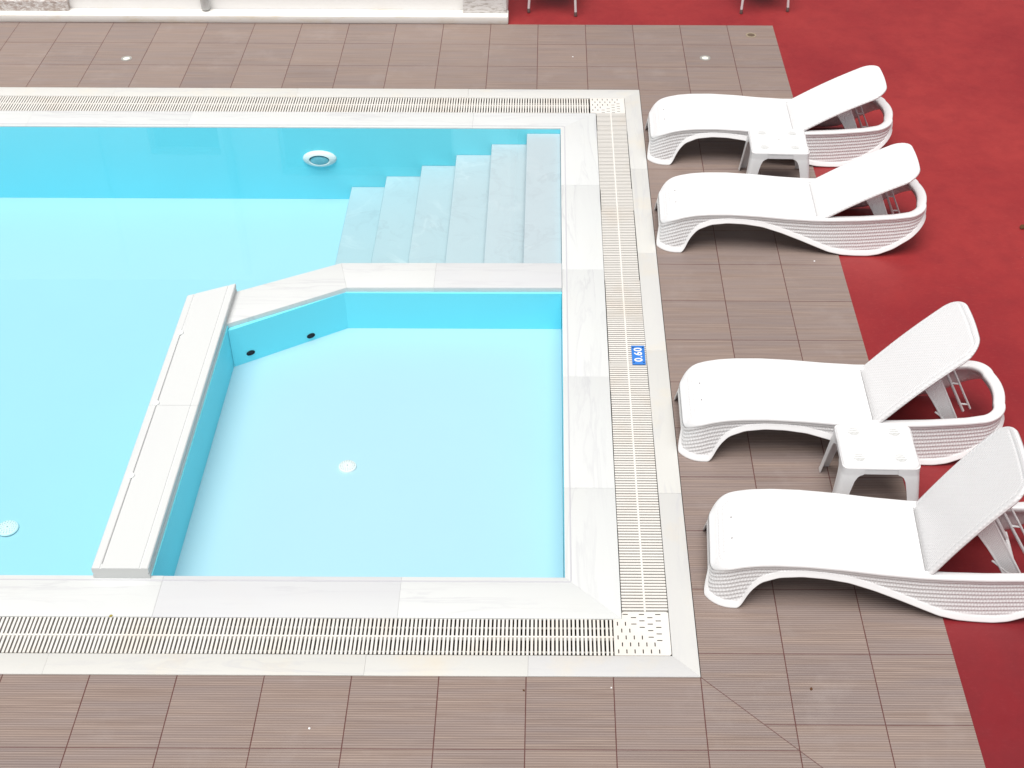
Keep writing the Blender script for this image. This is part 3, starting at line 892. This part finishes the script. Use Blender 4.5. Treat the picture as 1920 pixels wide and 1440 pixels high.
def backrest_mesh():
    """lies along +x from the hinge, top face up; rounded far corners, gently domed end"""
    L, W, T = 0.778, 0.278, 0.021
    rc = 0.125
    def half(x):
        # half width at x
        if x > L-rc: return W - rc + math.sqrt(max(rc*rc-(x-(L-rc))**2, 0))
        return W
    xs = list(np.linspace(0.0, L-rc, 70)) + list(L-rc + rc*np.sin(np.linspace(0, math.pi/2, 26)[1:]))
    m = 49
    V, U = [], []
    for x in xs:
        h = max(half(x), 0.001)
        for j in range(m):
            t_ = -1 + 2*j/(m-1)
            y = h*t_
            bul = 0.022*(1-(y/W)**2)*max(0, (x-(L-0.2))/0.2)**2          # end bows out
            de = min(h-abs(y), (L-x)+0.004, 0.05)
            z = -0.012*max(0, 1-de/0.014)**2 - 0.004*math.exp(-((de-0.034)/0.004)**2)
            z += 0.016*math.sin(math.pi*min(x/L, 1))                      # slight belly along its length
            V.append((x+bul, y, z)); U.append((x, y))
    n0 = len(V)
    for k in range(n0):
        x, y, z = V[k]; V.append((x, y*0.985, 0.016*math.sin(math.pi*min(max(x/L, 0), 1)) - T)); U.append(U[k])
    F = []
    nx = len(xs)
    for i in range(nx-1):
        for j in range(m-1):
            a = i*m+j
            F.append((a, a+m, a+m+1, a+1)); F.append((n0+a, n0+a+1, n0+a+m+1, n0+a+m))
        a = i*m
        F.append((a, n0+a, n0+a+m, a+m)); b = i*m+m-1
        F.append((b, b+m, n0+b+m, n0+b))
    for j in range(m-1):
        F.append((j, j+1, n0+j+1, n0+j)); a = (nx-1)*m + j
        F.append((a, n0+a, n0+a+1, a+1))
    return V, F, U

LG = 'white sun loungers standing between pool and red ground'
base, stand0 = make_lounger()
bpy.data.objects.remove(stand0)
BV, BF, BU = backrest_mesh()
back0 = mesh_obj('backrest', BV, BF, MAT['seat'], base, smooth=True, uvs=BU)
HX, HZ = 1.158, 0.262
specs = [
    ((0.000, 5.180, 0), -0.8, 28.3, 'white woven sun lounger with low back, nearest the white building wall'),
    ((0.000, 3.922, 0), -1.4, 29.2, 'white woven low backed sun lounger in front of the table with a grey centre plug'),
    ((0.000, 1.652, 0), -0.9, 48.2, 'white woven sun lounger with back raised halfway, nearest the blue depth plate'),
    ((0.055, 0.492, 0), -4.0, 59.6, 'white woven sun lounger with steepest back, nearest the cream corner grate and mitred tiles'),
]
for k, (loc, rz, ang, lab) in enumerate(specs):
    o = base if k == 0 else copy_tree(base)
    if k > 0:
        for ch in list(o.children):
            if ch.name.startswith('prop_stand'):
                for g in list(ch.children):
                    for q in list(g.children): bpy.data.objects.remove(q)
                    bpy.data.objects.remove(g)
                bpy.data.objects.remove(ch)
    o.location = loc; o.rotation_euler = (0, 0, R(rz))
    tag(o, lab, 'sun lounger', LG)
    for ch in o.children:
        if ch.name.startswith('backrest'):
            ch.location = (HX, CY, HZ); ch.rotation_euler = (0, -R(ang), 0)
    ps = empty('prop_stand'); ps.parent = o
    make_stand(ps, HX, HZ, R(ang))

# ------------------------------------------------------------------ side tables
def make_table():
    root = empty('side_table')
    W, D, H, r = 0.222, 0.190, 0.382, 0.045
    n = 110
    xs = np.linspace(-W, W, n); ys = np.linspace(-D, D, n)
    V = []; cups = [(-0.118, -0.105), (0.118, -0.105), (-0.118, 0.118), (0.118, 0.118)]
    for x in xs:
        for y in ys:
            dx, dy = max(abs(x)-(W-r), 0), max(abs(y)-(D-r), 0)
            # pull the square grid in to a rounded rectangle
            q = math.hypot(dx, dy)
            px, py = x, y
            if dx > 0 and dy > 0:
                mx = max(dx, dy)
                sc = mx/q
                px = math.copysign(W-r+dx*sc, x); py = math.copysign(D-r+dy*sc, y)
                q = mx
            e = r - q if (dx > 0 or dy > 0) else r
            if dx == 0: e = min(e, D-abs(y)) if dy > 0 else e
            z = H - 0.020*max(0, 1-e/0.018)**2.2
            for cx_, cy_ in cups:
                d = math.hypot(x-cx_, y-cy_)
                z -= 0.0060*(1/(1+math.exp((d-0.037)/0.0016)))
            V.append((px, py, z))
    F = []
    for i in range(n-1):
        for j in range(n-1):
            a = i*n+j; F.append((a, a+n, a+n+1, a+1))
    nb = len(V)
    # underside
    V += [(-W+.012, -D+.012, H-.022), (W-.012, -D+.012, H-.022), (W-.012, D-.012, H-.022), (-W+.012, D-.012, H-.022)]
    F.append((nb, nb+3, nb+2, nb+1))
    mesh_obj('tabletop', V, F, MAT['plastic'], root, smooth=True)
    for cx_, cy_ in cups:
        bm = bmesh.new()
        for k in range(-4, 5):
            hh = math.sqrt(0.033**2 - (k*0.0072)**2)
            for a_, b_ in ((-hh, -0.004), (0.0, hh*0.45), (hh*0.45+0.004, hh)):
                if b_-a_ > 0.003:
                    add_box(bm, cx_+k*0.0072-0.0016, cx_+k*0.0072+0.0016, cy_+a_, cy_+b_-0.002, H-0.0075, H-0.0052)
        bm_obj('cup_slots', bm, MAT['slot_grey'], root)['kind'] = 'stuff'
    bm = bmesh.new()
    add_lathe(bm, [(0.010, H), (0.009, H+0.002), (0.0005, H+0.0024)], 16, Matrix.Translation((0.0, 0.0, 0)))
    bm_obj('centre_plug', bm, MAT['pipe'], root)
    # apron
    bm = bmesh.new()
    for sx in (-1, 1):
        add_prism(bm, [(sx*(W-.004), -D+.05), (sx*(W-.004), D-.05), (sx*(W-.009), D-.05), (sx*(W-.009), -D+.05)][::sx], H-0.062, H-0.012)
    for sy in (-1, 1):
        add_prism(bm, [(-W+.05, sy*(D-.004)), (W-.05, sy*(D-.004)), (W-.05, sy*(D-.009)), (-W+.05, sy*(D-.009))][::-sy], H-0.062, H-0.012)
    bm_obj('apron', bm, MAT['plastic'], root)
    # legs: curved angle section, splaying outwards and widening into the apron
    for sx in (-1, 1):
        for sy in (-1, 1):
            bm = bmesh.new()
            rings = []
            for z, w, spl in ((0.0, 0.030, 0.040), (0.004, 0.033, 0.041), (0.012, 0.032, 0.039), (0.10, 0.036, 0.028), (0.20, 0.042, 0.016), (0.27, 0.050, 0.008), (0.300, 0.060, 0.004), (0.312, 0.072, 0.002), (0.320, 0.090, 0.001), (H-0.016, 0.094, 0.0)):
                ox, oy = W-0.0005+spl, D-0.0005+spl
                rr = 0.034
                pts = [(ox-rr-w, oy)]
                for k in range(7):
                    a = math.pi/2*(1-k/6)
                    pts.append((ox-rr+rr*math.cos(a), oy-rr+rr*math.sin(a)))
                pts.append((ox, oy-rr-w))
                th = 0.006
                inn = [(ox-th, oy-rr-w)] + [(ox-rr+(rr-th)*math.cos(math.pi/2*k/6), oy-rr+(rr-th)*math.sin(math.pi/2*k/6)) for k in range(7)] + [(ox-rr-w, oy-th)]
                rings.append([bm.verts.new((sx*p[0], sy*p[1], z)) for p in pts+inn])
            m = len(rings[0])
            for a, b in zip(rings[:-1], rings[1:]):
                for k in range(m):
                    bm.faces.new((a[k], a[(k+1) % m], b[(k+1) % m], b[k]))
            bm.faces.new(rings[0][::-1]); bm.faces.new(rings[-1])
            bm_obj('leg', bm, MAT['plastic'], root, smooth=True)
    return root
TG = 'white plastic side tables between the loungers'
t1 = make_table(); t1.location = (1.105, 1.375, 0); t1.rotation_euler = (0, 0, R(-1.0))
tag(t1, 'white plastic side table with four round slotted recesses, behind the lounger with steepest back', 'table', TG)
t2 = copy_tree(t1); [bpy.data.objects.remove(c) for c in list(t1.children) if c.name.startswith('centre_plug')]; t2.location = (0.988, 4.905, 0); t2.rotation_euler = (0, 0, R(-1.5))
tag(t2, 'white plastic side table with a grey centre plug between the two loungers with low backs', 'table', TG)

# ------------------------------------------------------------------ chairs beyond the deck
def make_chair():
    root = empty('terrace_chair')
    hw, hd, sh = 0.230, 0.235, 0.40
    def legpts(sx, front):
        if front: return [(sx*hw, -hd, 0.035), (sx*(hw-0.012), -hd+0.01, 0.25), (sx*(hw-0.022), -hd+0.02, sh)]
        return [(sx*(hw-0.01), hd+0.05, 0.035), (sx*(hw-0.018), hd+0.01, 0.25), (sx*(hw-0.025), hd-0.02, sh), (sx*(hw-0.025), hd+0.03, 0.66), (sx*(hw-0.03), hd+0.09, 0.86)]
    for front in (True, False):
        for sx in (-1, 1):
            bm = bmesh.new(); p = legpts(sx, front)
            add_tube(bm, p, 0.0125, 12)
            lg = bm_obj('leg', bm, MAT['plastic'], root, smooth=True)
            bm = bmesh.new(); q = Vector(p[0])
            add_tube(bm, [(q.x, q.y, 0.0), (q.x, q.y, 0.005), (q.x, q.y, 0.042)], [0.014, 0.0155, 0.0142], 12)
            bm_obj('foot_cap', bm, MAT['cap'], lg, smooth=True)
    bm = bmesh.new(); add_box(bm, -hw+0.01, hw-0.01, -hd-0.005, hd-0.01, sh, sh+0.022, 0.008)
    bm_obj('seat', bm, MAT['web'], root, smooth=True)
    bm = bmesh.new()
    pts = []
    for k in range(13):
        a = -1+2*k/12
        pts.append((a*(hw-0.03), hd+0.09+0.035*(1-a*a), 0.86))
    V = []
    rows = []
    for j in range(8):
        f = j/7
        rows.append([bm.verts.new((p[0], p[1]-0.075*(1-f), 0.58+0.30*f)) for p in pts])
    for a, b in zip(rows[:-1], rows[1:]):
        for k in range(12): bm.faces.new((a[k], a[k+1], b[k+1], b[k]))
    r_ = bmesh.ops.solidify(bm, geom=list(bm.faces), thickness=0.016)
    bm_obj('backrest', bm, MAT['web'], root, smooth=True)
    for sx in (-1, 1):
        bm = bmesh.new()
        add_tube(bm, [(sx*(hw-0.022), -hd+0.02, sh), (sx*(hw+0.01), -hd+0.03, 0.60), (sx*(hw+0.015), -hd+0.08, 0.645), (sx*(hw+0.010), 0.05, 0.655), (sx*(hw-0.025), hd+0.03, 0.67)], 0.0125, 10)
        bm_obj('armrest', bm, MAT['plastic'], root, smooth=True)
    return root
CG = 'white legged chairs on the red ground beyond the deck'
c1 = make_chair()
def place_chair(c, fl, fr):
    fl, fr = Vector((*fl, 0)), Vector((*fr, 0))
    d = fr-fl; a = math.atan2(d.y, d.x)
    mid = (fl+fr)/2 + Vector((-math.sin(a), math.cos(a), 0))*0.225
    c.location = mid; c.rotation_euler = (0, 0, a)
place_chair(c1, (-0.994, 8.067), (-0.535, 7.987))
tag(c1, 'white tube legged chair beside the end of the white building wall', 'chair', CG)
c2 = copy_tree(c1)
place_chair(c2, (1.066, 8.063), (1.523, 8.116))
tag(c2, 'white tube legged chair behind the deck corner with the brown floor drain', 'chair', CG)

# ------------------------------------------------------------------ building beyond the deck
bd = empty('white_building', (-6, 7.95, 0))
tag(bd, 'white rendered building wall with painted ledge and weathered stone blocks at its foot', 'building')
YW = 7.95; X0, X1, HB = -14.0, -1.195, 3.1
bm = bmesh.new()
wins = [(-4.90, -4.18, 0.85, 1.52), (-3.57, -1.77, 0.75, 1.76)]
xs = [X0, -4.90, -4.18, -3.57, -1.77, X1]
for a, b in ((X0, -4.90), (-4.18, -3.57), (-1.77, X1)):
    add_box(bm, a, b, YW, YW+4.0 if b == X1 else YW+0.25, 0.0, HB)
for (a, b, z0, z1_) in wins:
    add_box(bm, a, b, YW, YW+0.25, 0.0, z0); add_box(bm, a, b, YW, YW+0.25, z1_, HB)
at(bd, bm_obj('wall', bm, MAT['white_wall'], bd))
for (a, b, z0, z1_) in wins:
    bm = bmesh.new()
    f = 0.03
    add_box(bm, a+.001, b-.001, YW+.10, YW+.14, z0+.001, z0+f); add_box(bm, a+.001, b-.001, YW+.10, YW+.14, z1_-f, z1_-.001)
    add_box(bm, a+.001, a+f, YW+.10, YW+.14, z0+f, z1_-f); add_box(bm, b-f, b-.001, YW+.10, YW+.14, z0+f, z1_-f)
    w = at(bd, bm_obj('window', bm, MAT['pipe'], bd))
    bm = bmesh.new(); add_box(bm, a+f, b-f, YW+.115, YW+.125, z0+f, z1_-f)
    bm_obj('pane', bm, MAT['dark_glass'], w)
bm = bmesh.new()
add_box(bm, X0-0.02, -1.184, DY1+0.002, YW-0.001, -0.004, 0.074, 0.012)
at(bd, bm_obj('ledge', bm, MAT['ledge'], bd, smooth=True))
bm = bmesh.new(); add_box(bm, -6.9, -5.392, YW-0.075, YW-0.002, 0.074, 0.175, 0.006)
at(bd, bm_obj('stone_block', bm, MAT['stone'], bd))
bm = bmesh.new(); add_box(bm, -6.9, -5.40, YW-0.060, YW-0.002, 0.176, 3.0, 0.004)
at(bd, bm_obj('pillar', bm, MAT['white_wall'], bd))
bm = bmesh.new(); add_box(bm, -1.617, -1.20, YW-0.085, YW-0.002, 0.0745, 0.42, 0.006)
t = NT('worn_white_stone'); nn = t.noise(t.pos((1, 1, 5)), 12, 6, 0.7, 0.4)
t.bsdf(t.mix(t.ramp(nn, [(0, 0.0), (0.4, 0.0), (0.52, 1.0), (1, 1.0)]), (0.50, 0.47, 0.44), (0.76, 0.75, 0.74)), 0.8, 0.2, bump=nn, bstr=0.4, bdist=0.006)
at(bd, bm_obj('stone_block', bm, t.m, bd))
dp = empty('downpipe', (-4.082, YW-0.045, 0.076))
tag(dp, 'grey downpipe ending just above the ledge of the white wall', 'pipe')
bm = bmesh.new()
add_tube(bm, [(0, 0, 0.012), (0, 0, 0.02), (0, 0, 1.0), (0, 0, 2.9)], [0.036, 0.042, 0.042, 0.042], 20)
bm_obj('pipe', bm, MAT['pipe'], dp, smooth=True)
bm = bmesh.new(); add_box(bm, -0.055, 0.055, -0.005, 0.043, 0.60, 0.63, 0.003)
bm_obj('bracket', bm, MAT['grey_metal'], dp)

# ------------------------------------------------------------------ deck fittings and bits
def deck_light(loc, label):
    d = empty('deck_light', loc)
    tag(d, label, 'floor light', 'round lights set in the tiled deck')
    bm = bmesh.new(); add_lathe(bm, [(0.050, 0.0), (0.049, 0.003), (0.044, 0.0045), (0.032, 0.004), (0.030, 0.001)], 32, close=False)
    bm_obj('ring', bm, MAT['grey_metal'], d, smooth=True)
    bm = bmesh.new(); add_lathe(bm, [(0.031, 0.001), (0.028, 0.003), (0.0005, 0.0045)], 32)
    bm_obj('lens', bm, MAT['lens'], d, smooth=True)
deck_light((-4.649, 7.026, 0.0), 'round floor light in the deck before the white wall')
deck_light((0.635, 7.086, 0.0), 'round floor light in the deck behind the lounger nearest the building')
fd = empty('deck_drain', (1.109, 7.567, 0))
tag(fd, 'small brown floor drain in the deck corner near the red ground', 'drain')
bm = bmesh.new(); add_lathe(bm, [(0.050, 0.0), (0.049, 0.003), (0.036, 0.004), (0.034, 0.001)], 28, close=False)
bm_obj('rim', bm, MAT['brass'], fd, smooth=True)
bm = bmesh.new()
add_lathe(bm, [(0.035, 0.0010), (0.0005, 0.0012)], 28)
for k in range(-3, 4):
    h = math.sqrt(0.033**2-(k*0.009)**2); add_box(bm, k*0.009-0.0025, k*0.009+0.0025, -h, h, 0.001, 0.003)
bm_obj('grille', bm, MAT['brown_metal'], fd)

def leaf(loc, s, rz, mat, name, label, group):
    bm = bmesh.new()
    n = 9
    L_, R_ = [], []
    for k in range(n):
        f = k/(n-1); w = math.sin(math.pi*f)**0.8*0.32
        L_.append(bm.verts.new((s*(f-.5), s*w, s*(0.10+0.22*w*1.2)))); R_.append(bm.verts.new((s*(f-.5), -s*w, s*(0.06+0.2*w))))
    C_ = [bm.verts.new((s*(k/(n-1)-.5), 0, s*0.04)) for k in range(n)]
    for k in range(n-1):
        for A, B in ((L_, C_), (C_, R_)):
            try: bm.faces.new((A[k], A[k+1], B[k+1], B[k]))
            except ValueError: pass
    bmesh.ops.remove_doubles(bm, verts=bm.verts, dist=1e-5)
    bmesh.ops.solidify(bm, geom=list(bm.faces), thickness=0.0008)
    o = bm_obj(name, bm, mat); o.location = loc; o.rotation_euler = (0, 0, rz)
    return tag(o, label, name, group)
leaf((2.80, 4.27, -0.005), 0.075, 0.6, MAT['leaf'], 'leaf', 'dark dry leaf on the red ground right of the low backed loungers', None)
leaf((-3.14, 0.392, 0.0), 0.022, 0.5, m_plain('yellow_leaf', (0.32, 0.26, 0.05), .7, .2), 'leaf', 'tiny yellow leaf on the edge of the black gapped grate', None)
leaf((-0.911, -0.092, 0.0005), 0.016, 2.2, MAT['leaf'], 'leaf', 'tiny dark leaf on the brown tiles in front of the pool corner', None)
leaf((0.56, -0.075, 0.0005), 0.022, 1.2, MAT['leaf'], 'leaf', 'tiny dark leaf on the tiles right of the mitred tile corner', None)
def crumb(x, y, r, label):
    bm = bmesh.new(); bmesh.ops.create_icosphere(bm, subdivisions=2, radius=r)
    for v in bm.verts:
        v.co *= random.uniform(0.75, 1.15); v.co.z *= 0.6
    o = bm_obj('crumb', bm, MAT['digit']); o.location = (x, y, r*0.4)
    tag(o, label, 'crumb', 'white crumbs on the deck')
crumb(1.149, 3.80, 0.007, 'white crumb on the brown tiles in front of the second low backed lounger')
crumb(-1.973, -0.332, 0.006, 'white crumb on the brown tiles before the black gapped grate')
crumb(-0.576, 7.094, 0.007, 'white crumb on the brown tiles beyond the pool')
crumb(-0.463, -0.073, 0.005, 'white crumb on a tile joint in front of the pool corner')

# ------------------------------------------------------------------ light, sky, camera
SUN_EL, SUN_AZ = 74.0, 198.0        # azimuth measured from +Y towards +X
w = bpy.data.worlds.new('World'); scene.world = w; w.use_nodes = True
nt = w.node_tree
bg = nt.nodes['Background']
sky = nt.nodes.new('ShaderNodeTexSky'); sky.sky_type = 'NISHITA'; sky.sun_disc = False
sky.sun_elevation = R(SUN_EL); sky.sun_rotation = R(SUN_AZ); sky.dust_density = 4.0; sky.air_density = 1.0; sky.ozone_density = 1.0
# overcast: most of the sky's blue is taken out by the cloud sheet
bw = nt.nodes.new('ShaderNodeHueSaturation'); bw.inputs['Saturation'].default_value = 0.22
tn = nt.nodes.new('ShaderNodeMix'); tn.data_type = 'RGBA'; tn.blend_type = 'MULTIPLY'; tn.inputs[0].default_value = 1.0
tn.inputs[7].default_value = (1.0, 0.97, 0.97, 1)
nt.links.new(sky.outputs[0], bw.inputs['Color']); nt.links.new(bw.outputs[0], tn.inputs[6])
nt.links.new(tn.outputs[2], bg.inputs[0]); bg.inputs[1].default_value = 0.05
sl = bpy.data.lights.new('sun', 'SUN'); sl.energy = 2.7; sl.angle = R(46); sl.color = (1.0, 0.96, 0.92)
so = link(bpy.data.objects.new('sun', sl))
sd = Vector((math.sin(R(SUN_AZ))*math.cos(R(SUN_EL)), math.cos(R(SUN_AZ))*math.cos(R(SUN_EL)), math.sin(R(SUN_EL))))
so.rotation_euler = (-sd).to_track_quat('-Z', 'Y').to_euler(); so.location = sd*30

cam = bpy.data.cameras.new('camera'); co = link(bpy.data.objects.new('camera', cam))
cam.sensor_width = 36; cam.sensor_fit = 'HORIZONTAL'; cam.lens = 36*2582.15/1920
cam.shift_x = -64.9/1920; cam.shift_y = -15.8/1920
cam.clip_start = 0.1; cam.clip_end = 500
M = Matrix.Translation((-0.7978, -4.5402, 5.6826)) @ Matrix.Rotation(0.0006, 4, 'Z') @ Matrix.Rotation(math.pi/2-0.6817, 4, 'X') @ Matrix.Rotation(0.004, 4, 'Z')
co.matrix_world = M
scene.camera = co
scene.view_settings.view_transform = 'Standard'; scene.view_settings.look = 'None'
scene.view_settings.exposure = 0.52; scene.view_settings.gamma = 1.0
scene.cycles.max_bounces = 8; scene.cycles.transparent_max_bounces = 12
